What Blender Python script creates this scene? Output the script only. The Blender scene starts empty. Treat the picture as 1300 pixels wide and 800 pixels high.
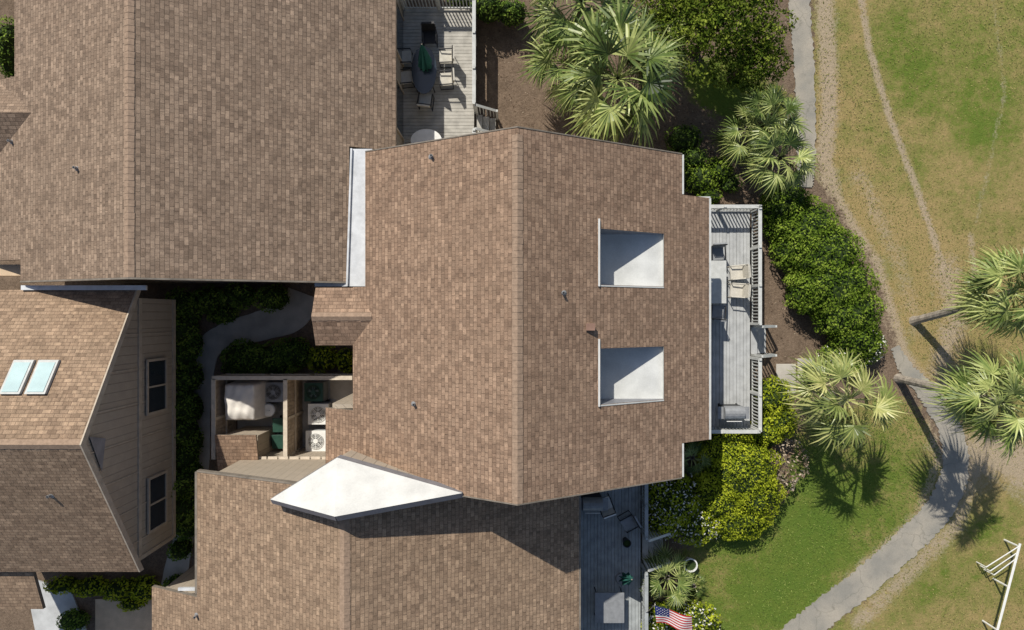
import bpy, math, random
import numpy as np
from mathutils import Vector, Matrix, Euler
random.seed(7); RNG=np.random.default_rng(7)
H=29.0; F=870.0
sc=bpy.context.scene
def W(px,py,z=0.0):
    """survey helper: world position of a photo measurement taken at real height z"""
    d=H-z
    return ((px-650)*d/F, -(py-400)*d/F, z)
def G(px,py): return W(px,py,0)[:2]

# ------------------------------------------------------------------ materials
def newmat(name):
    m=bpy.data.materials.new(name); m.use_nodes=True
    nt=m.node_tree; nt.nodes.clear()
    o=nt.nodes.new('ShaderNodeOutputMaterial'); b=nt.nodes.new('ShaderNodeBsdfPrincipled')
    nt.links.new(b.outputs[0],o.inputs[0])
    b.inputs['Specular IOR Level'].default_value=0.25
    return m,nt,b,o
def N(nt,t,**k):
    n=nt.nodes.new(t)
    for a,v in k.items(): setattr(n,a,v)
    return n
def L(nt,a,b): nt.links.new(a,b)
def c4(c): return (c[0],c[1],c[2],1)
def noise(nt,vec,scale,detail=3,rough=.55):
    n=N(nt,'ShaderNodeTexNoise'); n.inputs['Scale'].default_value=scale
    n.inputs['Detail'].default_value=detail; n.inputs['Roughness'].default_value=rough
    if vec is not None: L(nt,vec,n.inputs['Vector'])
    return n.outputs['Fac']
def mixc(nt,f,a,b,mode='MIX'):
    n=N(nt,'ShaderNodeMix',data_type='RGBA',blend_type=mode)
    for s,v in ((n.inputs[0],f),(n.inputs[6],a),(n.inputs[7],b)):
        if isinstance(v,(int,float)): s.default_value=v
        elif isinstance(v,tuple): s.default_value=c4(v)
        else: L(nt,v,s)
    return n.outputs[2]
def mrange(nt,v,a,b,c=0.,d=1.):
    n=N(nt,'ShaderNodeMapRange'); L(nt,v,n.inputs[0])
    for i,x in enumerate((a,b,c,d)): n.inputs[i+1].default_value=x
    return n.outputs[0]
def math_(nt,op,a,b=0.):
    n=N(nt,'ShaderNodeMath',operation=op)
    for s,v in ((n.inputs[0],a),(n.inputs[1],b)):
        if isinstance(v,(int,float)): s.default_value=v
        else: L(nt,v,s)
    return n.outputs[0]
def grey(nt,v):
    cc=N(nt,'ShaderNodeCombineColor')
    for i in range(3): L(nt,v,cc.inputs[i])
    return cc.outputs[0]
def bump(nt,b,h,strength=.4,dist=.02):
    n=N(nt,'ShaderNodeBump'); n.inputs['Strength'].default_value=strength; n.inputs['Distance'].default_value=dist
    L(nt,h,n.inputs['Height']); L(nt,n.outputs[0],b.inputs['Normal'])
def simple(name,col,rough=.7,var=.25,scale=6,metal=0.,fine=60,spec=.25):
    m,nt,b,o=newmat(name)
    geo=N(nt,'ShaderNodeNewGeometry').outputs['Position']
    n1=noise(nt,geo,scale,4); n2=noise(nt,geo,fine,2)
    v=math_(nt,'ADD',mrange(nt,n1,.3,.7,1-var,1+var*.5),mrange(nt,n2,.3,.7,-var*.3,var*.3))
    L(nt,mixc(nt,1.,tuple(col),grey(nt,v),'MULTIPLY'),b.inputs['Base Color'])
    b.inputs['Roughness'].default_value=rough; b.inputs['Metallic'].default_value=metal
    b.inputs['Specular IOR Level'].default_value=spec
    bump(nt,b,n2,.15,.01)
    return m
def shingle(name,c1,c2,cm):
    m,nt,b,o=newmat(name)
    uv=N(nt,'ShaderNodeUVMap').outputs[0]
    geo=N(nt,'ShaderNodeNewGeometry').outputs['Position']
    wob=N(nt,'ShaderNodeTexNoise'); wob.inputs['Scale'].default_value=1.3; wob.inputs['Detail'].default_value=4; L(nt,uv,wob.inputs['Vector'])
    sc1=N(nt,'ShaderNodeVectorMath',operation='SCALE'); L(nt,wob.outputs['Color'],sc1.inputs[0]); sc1.inputs['Scale'].default_value=.06
    ad=N(nt,'ShaderNodeVectorMath',operation='ADD'); L(nt,uv,ad.inputs[0]); L(nt,sc1.outputs[0],ad.inputs[1])
    def brick(w,h,ca,cb,cmm,ms,off,bias=0.,freq=2):
        t=N(nt,'ShaderNodeTexBrick'); t.offset=off; t.offset_frequency=freq
        L(nt,ad.outputs[0],t.inputs['Vector'])
        for k,v in (('Scale',1.),('Mortar Size',ms),('Mortar Smooth',.6),('Bias',bias),('Brick Width',w),('Row Height',h)): t.inputs[k].default_value=v
        t.inputs['Color1'].default_value=c4(ca); t.inputs['Color2'].default_value=c4(cb); t.inputs['Mortar'].default_value=c4(cmm)
        return t
    t1=brick(.27,.135,c1,c2,cm,.010,.5)  # dark joint colour paints the shadow line between shingles
    t2=brick(.16,.135,(1.16,1.15,1.14),(.72,.72,.73),(.95,.95,.95),.003,.37,.05,3)
    t3=brick(.09,.135,(1.14,1.14,1.14),(.80,.80,.80),(1.,1.,1.),.0,.21,0.,2)
    col=mixc(nt,.75,t1.outputs[0],t2.outputs[0],'MULTIPLY'); col=mixc(nt,.9,col,t3.outputs[0],'MULTIPLY')
    big=noise(nt,geo,.40,5); mid=noise(nt,geo,2.2,4,.65); fin=noise(nt,geo,34,4,.75)
    mp=N(nt,'ShaderNodeMapping'); mp.inputs['Scale'].default_value=(2.2,.16,1.); L(nt,uv,mp.inputs[0]); stk=noise(nt,mp.outputs[0],1.,5,.65)
    col=mixc(nt,mrange(nt,big,.35,.7,0.,.28),col,tuple(x*.60 for x in c1))
    col=mixc(nt,mrange(nt,stk,.45,.75,0.,.30),col,tuple(x*.72 for x in c1))
    g=math_(nt,'ADD',mrange(nt,mid,.3,.7,.90,1.10),mrange(nt,fin,.3,.7,-.32,.32))
    col=mixc(nt,1.,col,grey(nt,g),'MULTIPLY')
    L(nt,col,b.inputs['Base Color']); b.inputs['Roughness'].default_value=.9; b.inputs['Specular IOR Level'].default_value=.12
    h=math_(nt,'ADD',math_(nt,'MULTIPLY',t1.outputs['Fac'],-1.),math_(nt,'MULTIPLY',fin,.7))
    bump(nt,b,h,.55,.02)
    return m
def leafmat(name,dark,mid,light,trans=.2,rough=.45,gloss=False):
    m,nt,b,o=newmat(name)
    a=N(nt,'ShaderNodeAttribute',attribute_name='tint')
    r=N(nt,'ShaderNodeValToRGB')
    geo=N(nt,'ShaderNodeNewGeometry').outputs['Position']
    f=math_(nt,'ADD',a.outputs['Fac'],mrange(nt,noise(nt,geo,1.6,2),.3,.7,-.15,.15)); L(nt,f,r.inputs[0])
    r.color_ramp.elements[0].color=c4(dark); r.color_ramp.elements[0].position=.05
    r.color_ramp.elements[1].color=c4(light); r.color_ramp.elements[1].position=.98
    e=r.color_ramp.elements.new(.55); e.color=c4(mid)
    if gloss:
        L(nt,r.outputs[0],b.inputs['Base Color']); b.inputs['Roughness'].default_value=rough
        b.inputs['Specular IOR Level'].default_value=.4; base=b
    else:
        base=N(nt,'ShaderNodeBsdfDiffuse'); L(nt,r.outputs[0],base.inputs[0]); nt.nodes.remove(b); L(nt,base.outputs[0],o.inputs[0])
    if trans>0:
        t=N(nt,'ShaderNodeBsdfTranslucent'); L(nt,r.outputs[0],t.inputs[0])
        ms=N(nt,'ShaderNodeMixShader'); ms.inputs[0].default_value=trans
        L(nt,base.outputs[0],ms.inputs[1]); L(nt,t.outputs[0],ms.inputs[2]); L(nt,ms.outputs[0],o.inputs[0])
    return m
def siding(name,col,pitch=.2):
    m,nt,b,o=newmat(name)
    uv=N(nt,'ShaderNodeUVMap').outputs[0]; s=N(nt,'ShaderNodeSeparateXYZ'); L(nt,uv,s.inputs[0])
    fr=math_(nt,'FRACT',math_(nt,'DIVIDE',s.outputs[0],pitch))
    g=mrange(nt,fr,0.,.09)
    geo=N(nt,'ShaderNodeNewGeometry').outputs['Position']
    n=noise(nt,geo,2.5,4); st=noise(nt,geo,25,3)
    c=mixc(nt,mrange(nt,n,.3,.7,0.,.6),tuple(col),tuple(x*.8 for x in col))
    c=mixc(nt,mrange(nt,st,.35,.7,0.,.25),c,tuple(x*.65 for x in col))
    c=mixc(nt,g,tuple(x*.6 for x in col),c)
    L(nt,c,b.inputs['Base Color']); b.inputs['Roughness'].default_value=.8
    bump(nt,b,g,.6,.02)
    return m

M={}
M['shM']=shingle('shingle_brown',(.375,.258,.180),(.245,.163,.113),(.15,.10,.07))
M['shG']=shingle('shingle_greybrown',(.345,.255,.186),(.222,.160,.116),(.135,.098,.072))
M['shT']=shingle('shingle_tan',(.395,.282,.192),(.262,.182,.124),(.16,.112,.078))
M['cap']=simple('ridge_cap_shingle',(.32,.228,.163),.9,.25,9,fine=50)
M['fascia']=simple('fascia_paint',(.22,.19,.155),.7,.3,4)
M['siding']=siding('siding_taupe',(.44,.375,.295),.3)
M['trim']=simple('trim_taupe',(.47,.40,.315),.7,.2,4)
M['white']=simple('white_membrane',(.60,.60,.575),.6,.14,1.6,fine=20)
M['wellfloor']=simple('white_deck_coating',(.60,.61,.59),.55,.16,1.5,fine=25)
M['flash']=simple('metal_flashing',(.26,.265,.29),.5,.2,3,metal=.2)
M['flashw']=simple('white_gutter',(.62,.64,.66),.5,.2,3)
M['deckg']=simple('deck_board_gray',(.43,.44,.44),.8,.2,3,fine=40)
M['deckb']=simple('deck_board_beige',(.45,.43,.385),.8,.25,3,fine=40)
M['deckd']=simple('deck_board_slate',(.36,.385,.39),.8,.25,3,fine=40)
M['rail']=simple('rail_paint',(.54,.55,.53),.7,.15,5)
M['wood']=simple('weathered_wood',(.33,.29,.24),.85,.3,6)
M['fencew']=simple('fence_beige',(.60,.52,.42),.8,.2,5)
M['fenced']=simple('fence_board_tan',(.42,.34,.26),.8,.3,5)
M['glass']=simple('dark_glass',(.03,.04,.05),.08,.1,2,spec=.8)
M['sky_glass']=simple('skylight_acrylic',(.46,.60,.60),.18,.12,2,spec=.6)
M['black']=simple('black_metal',(.03,.03,.032),.45,.3,8)
M['grey']=simple('grey_metal',(.30,.31,.32),.45,.2,6,metal=.2)
M['wplast']=simple('white_plastic',(.76,.76,.73),.45,.1,5)
M['tan']=simple('tan_cushion',(.56,.53,.46),.85,.15,6)
M['gcloth']=simple('green_canvas',(.04,.17,.14),.85,.25,8)
M['gplast']=simple('green_plastic',(.03,.075,.055),.4,.2,6)
M['tarp']=simple('canvas_cover',(.74,.70,.64),.8,.14,3)
M['conc']=simple('concrete',(.46,.43,.38),.9,.25,1.5,fine=40)
M['stone']=simple('patio_stone',(.62,.47,.32),.9,.2,2,fine=30)
M['ledge']=simple('pale_slab',(.50,.51,.51),.9,.2,2,fine=30)
M['red']=simple('flag_red',(.50,.02,.03),.8,.1,5)
M['blue']=simple('flag_blue',(.02,.03,.14),.8,.1,5)
M['clay']=simple('brown_vent',(.26,.16,.12),.8,.2,5)
M['trunk']=simple('palm_trunk_bark',(.34,.30,.25),.95,.35,7,fine=25)
M['bark']=simple('tree_bark',(.14,.11,.085),.95,.4,7,fine=25)
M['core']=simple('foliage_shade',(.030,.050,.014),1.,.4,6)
M['hedge']=leafmat('hedge_leaf',(.03,.060,.008),(.125,.200,.022),(.28,.37,.055))
M['lime']=leafmat('lime_leaf',(.07,.10,.010),(.275,.335,.022),(.50,.54,.045))
M['shade']=leafmat('dark_shrub_leaf',(.03,.06,.014),(.115,.190,.032),(.25,.34,.06))
M['oak']=leafmat('tree_leaf',(.025,.05,.008),(.115,.165,.020),(.27,.32,.05))
M['palm']=leafmat('palm_frond',(.022,.045,.010),(.130,.190,.040),(.45,.49,.17),.15,.4,True)
M['palmy']=leafmat('palm_frond_pale',(.05,.08,.02),(.23,.28,.075),(.54,.53,.21),.2,.4,True)
M['flower']=leafmat('white_blossom',(.5,.5,.42),(.65,.63,.55),(.78,.77,.7),0)
M['twig']=leafmat('dry_twig',(.14,.09,.06),(.34,.27,.19),(.52,.44,.35),0,.8)
M['litter']=leafmat('leaf_litter',(.06,.04,.025),(.20,.14,.10),(.42,.34,.25),0,.9)
M['blade']=leafmat('grass_blade',(.12,.14,.035),(.24,.235,.075),(.40,.335,.14),0,.8)
M['bladeg']=leafmat('lawn_blade',(.08,.13,.025),(.15,.21,.045),(.25,.29,.08),0,.8)

def pathmat():
    m,nt,b,o=newmat('asphalt_path')
    geo=N(nt,'ShaderNodeNewGeometry').outputs['Position']
    n1=noise(nt,geo,.9,5); n2=noise(nt,geo,35,3,.7); n3=noise(nt,geo,4,5,.7)
    c=mixc(nt,mrange(nt,n1,.35,.68),(.27,.258,.225),(.40,.36,.295))
    c=mixc(nt,mrange(nt,n3,.55,.75,0.,.5),c,(.20,.185,.155))
    c=mixc(nt,mrange(nt,n2,.4,.7,0.,.4),c,(.17,.16,.14))
    v=N(nt,'ShaderNodeTexVoronoi',feature='DISTANCE_TO_EDGE'); v.inputs['Scale'].default_value=.45
    wv=N(nt,'ShaderNodeVectorMath',operation='ADD'); L(nt,geo,wv.inputs[0])
    nz=N(nt,'ShaderNodeTexNoise'); nz.inputs['Scale'].default_value=1.5; nz.inputs['Detail'].default_value=5; L(nt,geo,nz.inputs['Vector']); L(nt,nz.outputs['Color'],wv.inputs[1])
    L(nt,wv.outputs[0],v.inputs['Vector'])
    c=mixc(nt,mrange(nt,v.outputs['Distance'],.0,.012,.4,0.),c,(.12,.12,.09))
    L(nt,c,b.inputs['Base Color']); b.inputs['Roughness'].default_value=.95
    bump(nt,b,n2,.3,.02); return m
M['path']=pathmat()
def groundmat():
    m,nt,b,o=newmat('ground_soil_and_grass')
    geo=N(nt,'ShaderNodeNewGeometry').outputs['Position']
    def at(n): return N(nt,'ShaderNodeAttribute',attribute_name=n).outputs['Fac']
    nb=noise(nt,geo,.42,6,.62); nm=noise(nt,geo,2.0,6,.75); nf=noise(nt,geo,10,5,.8); nn=noise(nt,geo,36,4,.8)
    mu=mixc(nt,mrange(nt,nm,.3,.7),(.095,.064,.045),(.25,.18,.13))
    mu=mixc(nt,mrange(nt,nn,.42,.68,0.,.75),mu,(.37,.29,.21))
    mu=mixc(nt,mrange(nt,nf,.3,.55,.55,0.),mu,(.05,.034,.025))
    gsum=math_(nt,'ADD',at('green'),math_(nt,'ADD',mrange(nt,nb,.3,.7,-.50,.50),math_(nt,'ADD',mrange(nt,nm,.3,.7,-.45,.45),mrange(nt,nf,.3,.7,-.30,.30))))
    gr=mixc(nt,mrange(nt,gsum,-.1,.9),(.420,.310,.145),(.165,.215,.042))
    gr=mixc(nt,mrange(nt,gsum,.8,1.6,0.,.7),gr,(.110,.190,.032))
    gr=mixc(nt,mrange(nt,nf,.38,.66,.6,0.),gr,mixc(nt,1.,gr,(.50,.58,.46),'MULTIPLY'))
    gr=mixc(nt,mrange(nt,nn,.45,.7,0.,.55),gr,mixc(nt,1.,gr,(1.45,1.35,1.3),'MULTIPLY'))
    gr=mixc(nt,mrange(nt,nn,.28,.48,.65,0.),gr,mixc(nt,1.,gr,(.42,.48,.42),'MULTIPLY'))
    tr=math_(nt,'ADD',at('track'),math_(nt,'ADD',mrange(nt,nf,.3,.7,-.32,.32),mrange(nt,nm,.3,.7,-.28,.28)))
    dirt=mixc(nt,mrange(nt,nn,.3,.7),(.34,.265,.18),(.52,.425,.31))
    gr=mixc(nt,mrange(nt,tr,.3,.8,0.,.9),gr,dirt)
    gm=math_(nt,'ADD',at('lawn'),math_(nt,'ADD',mrange(nt,nf,.3,.7,-.2,.2),mrange(nt,nm,.3,.7,-.35,.35)))
    c=mixc(nt,mrange(nt,gm,-.15,.15),mu,gr)
    L(nt,c,b.inputs['Base Color']); b.inputs['Roughness'].default_value=1.; b.inputs['Specular IOR Level'].default_value=.05
    bump(nt,b,math_(nt,'ADD',nf,math_(nt,'MULTIPLY',nn,.5)),.8,.07); return m
M['ground']=groundmat()

# ------------------------------------------------------------------ mesh builder
def empty(name,loc=(0,0,0)):
    e=bpy.data.objects.new(name,None); sc.collection.objects.link(e); e.location=loc; return e
class MB:
    def __init__(s,mats): s.v=[];s.f=[];s.mi=[];s.uv=[];s.mats=mats
    def face(s,pts,mi=0,uvs=None):
        n=len(s.v); s.v+= [tuple(p) for p in pts]; s.f.append(list(range(n,n+len(pts)))); s.mi.append(mi)
        s.uv += uvs if uvs else [(p[0]+p[1],p[2]) for p in pts]
    def slab(s,pts,rd,th=.16,mt=0,ms=1):
        P=[Vector(p) for p in pts]; n=(P[1]-P[0]).cross(P[2]-P[0]).normalized()
        if n.z<0: P.reverse(); n=-n
        rd=Vector(rd).normalized(); sd=n.cross(rd)
        s.face(P,mt,[(p.dot(rd)+50,p.dot(sd)+50) for p in P])
        Q=[p-Vector((0,0,th)) for p in P]
        s.face(Q[::-1],ms)
        for i in range(len(P)):
            j=(i+1)%len(P); s.face([P[i],Q[i],Q[j],P[j]],ms)
    def box(s,x0,x1,y0,y1,z0,z1,mi=0,M4=None):
        c=[(x,y,z) for z in (z0,z1) for y in (y0,y1) for x in (x0,x1)]
        if M4: c=[tuple(M4@Vector(p)) for p in c]
        for f in ((0,2,3,1),(4,5,7,6),(0,1,5,4),(2,6,7,3),(0,4,6,2),(1,3,7,5)):
            P=[c[i] for i in f]; s.face(P,mi)
    def tube(s,p0,p1,r0,r1=None,n=8,mi=0,cap=True):
        r1=r0 if r1 is None else r1
        p0=Vector(p0);p1=Vector(p1);d=(p1-p0).normalized()
        a=d.cross(Vector((0,0,1)) if abs(d.z)<.9 else Vector((1,0,0))).normalized(); b=d.cross(a)
        A=[p0+(a*math.cos(t)+b*math.sin(t))*r0 for t in [2*math.pi*i/n for i in range(n)]]
        B=[p1+(a*math.cos(t)+b*math.sin(t))*r1 for t in [2*math.pi*i/n for i in range(n)]]
        for i in range(n):
            j=(i+1)%n; s.face([A[i],B[i],B[j],A[j]],mi)
        if cap: s.face(A,mi); s.face(B[::-1],mi)
    def done(s,name,parent=None,bevel=0):
        me=bpy.data.meshes.new(name); me.from_pydata(s.v,[],s.f)
        for k in s.mats: me.materials.append(M[k])
        me.polygons.foreach_set('material_index',s.mi)
        u=me.uv_layers.new(name='UVMap'); u.data.foreach_set('uv',[x for t in s.uv for x in t])
        if bevel:
            import bmesh
            bm=bmesh.new(); bm.from_mesh(me); bmesh.ops.remove_doubles(bm,verts=bm.verts,dist=1e-4); bm.to_mesh(me); bm.free()
        me.update()
        o=bpy.data.objects.new(name,me); sc.collection.objects.link(o)
        if parent: o.parent=parent
        if bevel:
            b=o.modifiers.new('b','BEVEL'); b.width=bevel; b.segments=2; b.limit_method='ANGLE'
        return o
def rawmesh(name,V,k,mats,tint=None,parent=None):
    n=len(V)//k
    me=bpy.data.meshes.new(name)
    me.vertices.add(len(V)); me.vertices.foreach_set('co',np.asarray(V,dtype=np.float32).ravel())
    me.loops.add(len(V)); me.loops.foreach_set('vertex_index',np.arange(len(V),dtype=np.int32))
    me.polygons.add(n); me.polygons.foreach_set('loop_start',np.arange(0,n*k,k,dtype=np.int32))
    try: me.polygons.foreach_set('loop_total',np.full(n,k,dtype=np.int32))
    except Exception: pass
    for m in mats: me.materials.append(M[m])
    if tint is not None:
        a=me.attributes.new('tint','FLOAT','FACE'); a.data.foreach_set('value',np.asarray(tint,dtype=np.float32))
    me.update(); me.validate()
    o=bpy.data.objects.new(name,me); sc.collection.objects.link(o)
    if parent: o.parent=parent
    return o

# ------------------------------------------------------------------ ground
def sd_poly(X,Y,poly):
    P=np.array(poly); inside=np.zeros(X.shape,bool); d=np.full(X.shape,1e9)
    for i in range(len(P)):
        a=P[i];b=P[(i+1)%len(P)]; e=b-a; t=np.clip(((X-a[0])*e[0]+(Y-a[1])*e[1])/(e@e),0,1)
        d=np.minimum(d,np.hypot(X-a[0]-t*e[0],Y-a[1]-t*e[1]))
        c=((a[1]>Y)!=(b[1]>Y)); xx=a[0]+(Y-a[1])*e[0]/(e[1] if e[1]!=0 else 1e-9)
        inside^= c&(X<xx)
    return np.where(inside,d,-d)
def dist_line(X,Y,pl):
    P=np.array(pl); d=np.full(X.shape,1e9)
    for i in range(len(P)-1):
        a=P[i];b=P[i+1]; e=b-a; t=np.clip(((X-a[0])*e[0]+(Y-a[1])*e[1])/(e@e),0,1)
        d=np.minimum(d,np.hypot(X-a[0]-t*e[0],Y-a[1]-t*e[1]))
    return d
LAWN1=[G(*p) for p in [(1030,-60),(1032,120),(1035,215),(1062,262),(1108,335),(1128,400),(1140,450),(1190,510),(1225,560),(1225,610),(1190,665),(1150,705),(1100,755),(1040,810),(900,1000),(3000,3000),(9000,0),(3000,-3000)]]
LAWN2=[G(*p) for p in [(868,700),(905,680),(985,655),(1000,600),(1010,548),(1060,520),(1140,500),(1182,540),(1200,590),(1190,630),(1150,680),(1090,735),(1020,795),(960,880),(860,900),(875,760)]]
LAWN3=[G(*p) for p in [(862,80),(930,75),(1003,120),(1003,165),(930,160),(880,130)]]
TR=[([(1045,-20),(1050,60),(1054,140),(1046,205),(1062,262),(1108,335),(1130,405),(1145,455),(1190,515)],.36,1.1),
    ([(1090,-20),(1103,60),(1130,150),(1160,230),(1185,300),(1200,345)],.15,1.0),
    ([(1205,560),(1225,590),(1255,572),(1290,585),(1330,620)],.80,1.2),
    ([(1232,300),(1238,350),(1228,400)],.16,.75),([(1200,340),(1215,400),(1195,470),(1205,540)],.6,.75),
    ([(1232,610),(1215,665),(1160,720),(1090,790)],.40,.75),([(1182,530),(1190,590),(1165,655),(1100,715),(1040,770)],.25,.7),
    ([(1090,220),(1140,330),(1165,420)],.45,.5),([(1260,-20),(1275,120),(1240,280)],.12,.45),([(1210,640),(1260,610),(1310,640)],.3,.5)]
xs=np.concatenate([[-600,-200,-80,-40],np.arange(-24,24.01,.13),[40,80,200,600]]); ys=np.concatenate([[-600,-200,-80,-30],np.arange(-15,15.01,.13),[30,80,200,600]])
X,Y=np.meshgrid(xs,ys); nx,ny=len(xs),len(ys)
lawn=np.maximum.reduce([sd_poly(X,Y,LAWN1),sd_poly(X,Y,LAWN2),sd_poly(X,Y,LAWN3)])
track=np.zeros(X.shape)
for pl,w,s in TR:
    d=dist_line(X,Y,[G(*p) for p in pl]); track=np.maximum(track,s*np.exp(-(d/w)**2*.7))
green=np.full(X.shape,.14)
for px,py,r,a in [(1150,60,80,.55),(1235,150,90,.45),(1290,60,50,.35),(1120,130,50,.1),(1075,100,40,-.3),(1100,250,60,-.3),(1180,380,60,-.3),(1270,300,70,-.15),
                  (950,720,110,.85),(1050,640,90,.75),(1120,600,60,.5),(1000,780,60,.5),(930,120,60,1.),(1240,720,80,.25),(1180,760,70,.2),(1150,500,40,-.2),(1085,30,30,-.2)]:
    gx,gy=G(px,py); green+=a*np.exp(-((X-gx)**2+(Y-gy)**2)/(r/30)**2)
Zg=.03*np.sin(X*.5+1)*np.cos(Y*.43)*np.clip((X-11)/4,0,1)*np.where(np.abs(X)>24,0,1)
me=bpy.data.meshes.new('ground'); V=np.stack([X,Y,Zg],-1).reshape(-1,3)
idx=np.arange(nx*ny).reshape(ny,nx); Fq=np.stack([idx[:-1,:-1],idx[:-1,1:],idx[1:,1:],idx[1:,:-1]],-1).reshape(-1,4)
me.from_pydata(V.tolist(),[],Fq.tolist())
for nme,arr in (('lawn',lawn),('track',track),('green',green)):
    a=me.attributes.new(nme,'FLOAT','POINT'); a.data.foreach_set('value',np.clip(arr,-5,5).astype(np.float32).ravel())
me.materials.append(M['ground']); og=bpy.data.objects.new('ground',me); sc.collection.objects.link(og)

def smooth(pl,n=10):
    P=[Vector(p) for p in pl]; P=[P[0]]+P+[P[-1]]; out=[]
    for i in range(1,len(P)-2):
        for k in range(n):
            t=k/n; a,b,c,d=P[i-1],P[i],P[i+1],P[i+2]
            out.append(.5*((2*b)+(c-a)*t+(2*a-5*b+4*c-d)*t*t+(3*b-a-3*c+d)*t**3))
    out.append(P[-2]); return out
def ribbon(name,pts,mat,z=.04,n=12,th=.05,rag=.03):
    S=smooth([(*G(a,b),w) for a,b,w in pts],n); b=MB([mat]); Lr=[]
    for i,p in enumerate(S):
        q=S[min(i+1,len(S)-1)]-S[max(i-1,0)]; t=Vector((q.x,q.y)).normalized(); nn=Vector((-t.y,t.x)); w=p.z/2
        Lr.append((Vector((p.x,p.y))+nn*(w+random.uniform(-rag,rag)),Vector((p.x,p.y))-nn*(w+random.uniform(-rag,rag))))
    for i in range(len(Lr)-1):
        a,c=Lr[i],Lr[i+1]
        b.face([(*a[0],z),(*a[1],z),(*c[1],z),(*c[0],z)])
        b.face([(*a[0],z),(*c[0],z),(*c[0],z-th),(*a[0],z-th)]); b.face([(*a[1],z),(*a[1],z-th),(*c[1],z-th),(*c[1],z)])
    return b.done(name)
ribbon('path',[(1016,-40,.85),(1014,0,.9),(1019,60,.85),(1022,130,.85),(1023,200,.75),(1022,238,.6)],'path',.045,24,.05,.05)
ribbon('path',[(1136,440,.35),(1150,468,.6),(1182,505,.85),(1207,550,1.0),(1212,597,1.15),(1192,645,1.2),(1150,690,1.2),(1098,737,1.2),(1045,778,1.25),(1000,818,1.3),(950,870,1.3)],'path',.045,24,.05,.06)
ribbon('garden_path',[(385,372,1.3),(372,400,1.35),(330,414,1.25),(285,428,1.1),(262,450,1.0),(256,520,.8),(254,590,.8),(240,660,.8),(225,720,1.0),(215,790,1.2)],'conc',.05,10,.06,.01)
b=MB(['conc'])
for (x0,y0,x1,y1) in [(985,462,1010,500),(1012,455,1033,482)]:
    a=G(x0,y1); c=G(x1,y0); b.box(a[0],c[0],a[1],c[1],0,.05)
b.done('stone_paving',bevel=.02)

# ------------------------------------------------------------------ roofs
def ridge_caps(b,p0,p1,w,sl,mi,step=.2):
    p0=Vector(p0);p1=Vector(p1);d=p1-p0;n=int(d.length/step);d.normalize(); s=Vector((-d.y,d.x,0))
    for i in range(n):
        a=p0+d*(i*step); c=a+d*(step*1.0)
        for sg in (1,-1):
            u=Vector((0,0,.020+random.uniform(0,.004)));v=Vector((0,0,.012))
            ww=w*random.uniform(.94,1.04); o=s*sg*ww-Vector((0,0,ww*sl))
            P=[a+u,c+v,c+o+v,a+o+u]
            if sg>0: P.reverse()
            b.face(P,mi)
def vent(name,px,py,zs,kind,parent):
    z=7.
    for _ in range(6):
        x,y,_z=W(px,py,z); z=zs(x,y)
    z-=.03; b=MB(['black','grey','clay'])
    if kind==0:
        b.tube((x,y,z-.1),(x,y,z+.22),.045,n=10,mi=1); b.tube((x,y,z-.02),(x,y,z+.07),.11,.05,n=12,mi=1); b.tube((x,y,z+.22),(x,y,z+.225),.035,n=10,mi=0)
    elif kind==1:
        b.box(x-.12,x+.12,y-.09,y+.09,z-.1,z+.16,2); b.box(x-.14,x+.14,y-.11,y+.11,z+.161,z+.18,2)
    else:
        b.tube((x,y,z-.1),(x,y,z+.22),.09,n=12,mi=1); b.tube((x,y,z+.22),(x,y,z+.30),.15,.04,n=12,mi=0)
    return b.done(name,parent)
S=.593
mh=empty('townhouse')
zl=lambda x:9-S*(x-.16) if x>.16 else 9+S*(x-.16)
b=MB(['shM','fascia','cap'])
def rr(b,x0,x1,y0,y1,zf,rd=(0,1,0),th=.18): b.slab([(x0,y0,zf(x0)),(x1,y0,zf(x1)),(x1,y1,zf(x1)),(x0,y1,zf(x0))],rd,th)
wx0,wx1=2.77,5.08
T=5.47;Bm=-5.52
WELL=[(.95,2.72),(-2.82,-1.05)]
rr(b,.16,wx0,Bm,T,zl); rr(b,wx1,5.79,Bm,T,zl)
for y0,y1 in ((2.72,T),(-1.05,.95),(Bm,-2.82)): rr(b,wx0,wx1,y0,y1,zl)
rr(b,5.79,6.9,-4.36,4.1,zl)
rr(b,-4.93,.16,Bm,T,zl); rr(b,-5.41,-4.93,Bm,.95,zl); rr(b,-6.52,-5.41,Bm,-3.24,zl)
ridge_caps(b,(.16,Bm,9),(.16,T,9),.16,S,2)
zr=6.18
b.slab([(-6.68,-.05,zr),(-4.55,-.05,zr),(-5.4,.93,zr-.49),(-6.68,.93,zr-.49)],(1,0,0),.14)
b.slab([(-6.68,-.05,zr),(-4.55,-.05,zr),(-5.4,-1.03,zr-.49),(-6.68,-1.03,zr-.49)],(1,0,0),.14)
ridge_caps(b,(-6.68,-.05,zr),(-4.6,-.05,zr),.14,.5,2)
b.done('roof',mh)
b=MB(['fascia','flashw','rail'])
for (x0,x1,y) in ((-4.93,.16,T),(.16,5.79,T),(-6.52,.16,Bm),(.16,5.79,Bm)):
    s=1 if y>0 else -1
    b.slab([(x0,y+.003*s,zl(x0)+.02),(x1,y+.003*s,zl(x1)+.02),(x1,y+.04*s,zl(x1)+.02),(x0,y+.04*s,zl(x0)+.02)],(1,0,0),.24,0,0)
b.box(6.905,6.98,-4.36,4.1,zl(6.9)-.14,zl(6.9)-.02,2)
b.box(5.8,5.86,4.12,T,zl(5.79)-.16,zl(5.79)-.02,2); b.box(5.8,5.86,Bm,-4.38,zl(5.79)-.16,zl(5.79)-.02,2)
b.box(5.86,6.95,4.105,4.15,zl(6.9)-.1,zl(6.9)+.0,2)
b.done('gutters',mh)
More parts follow.
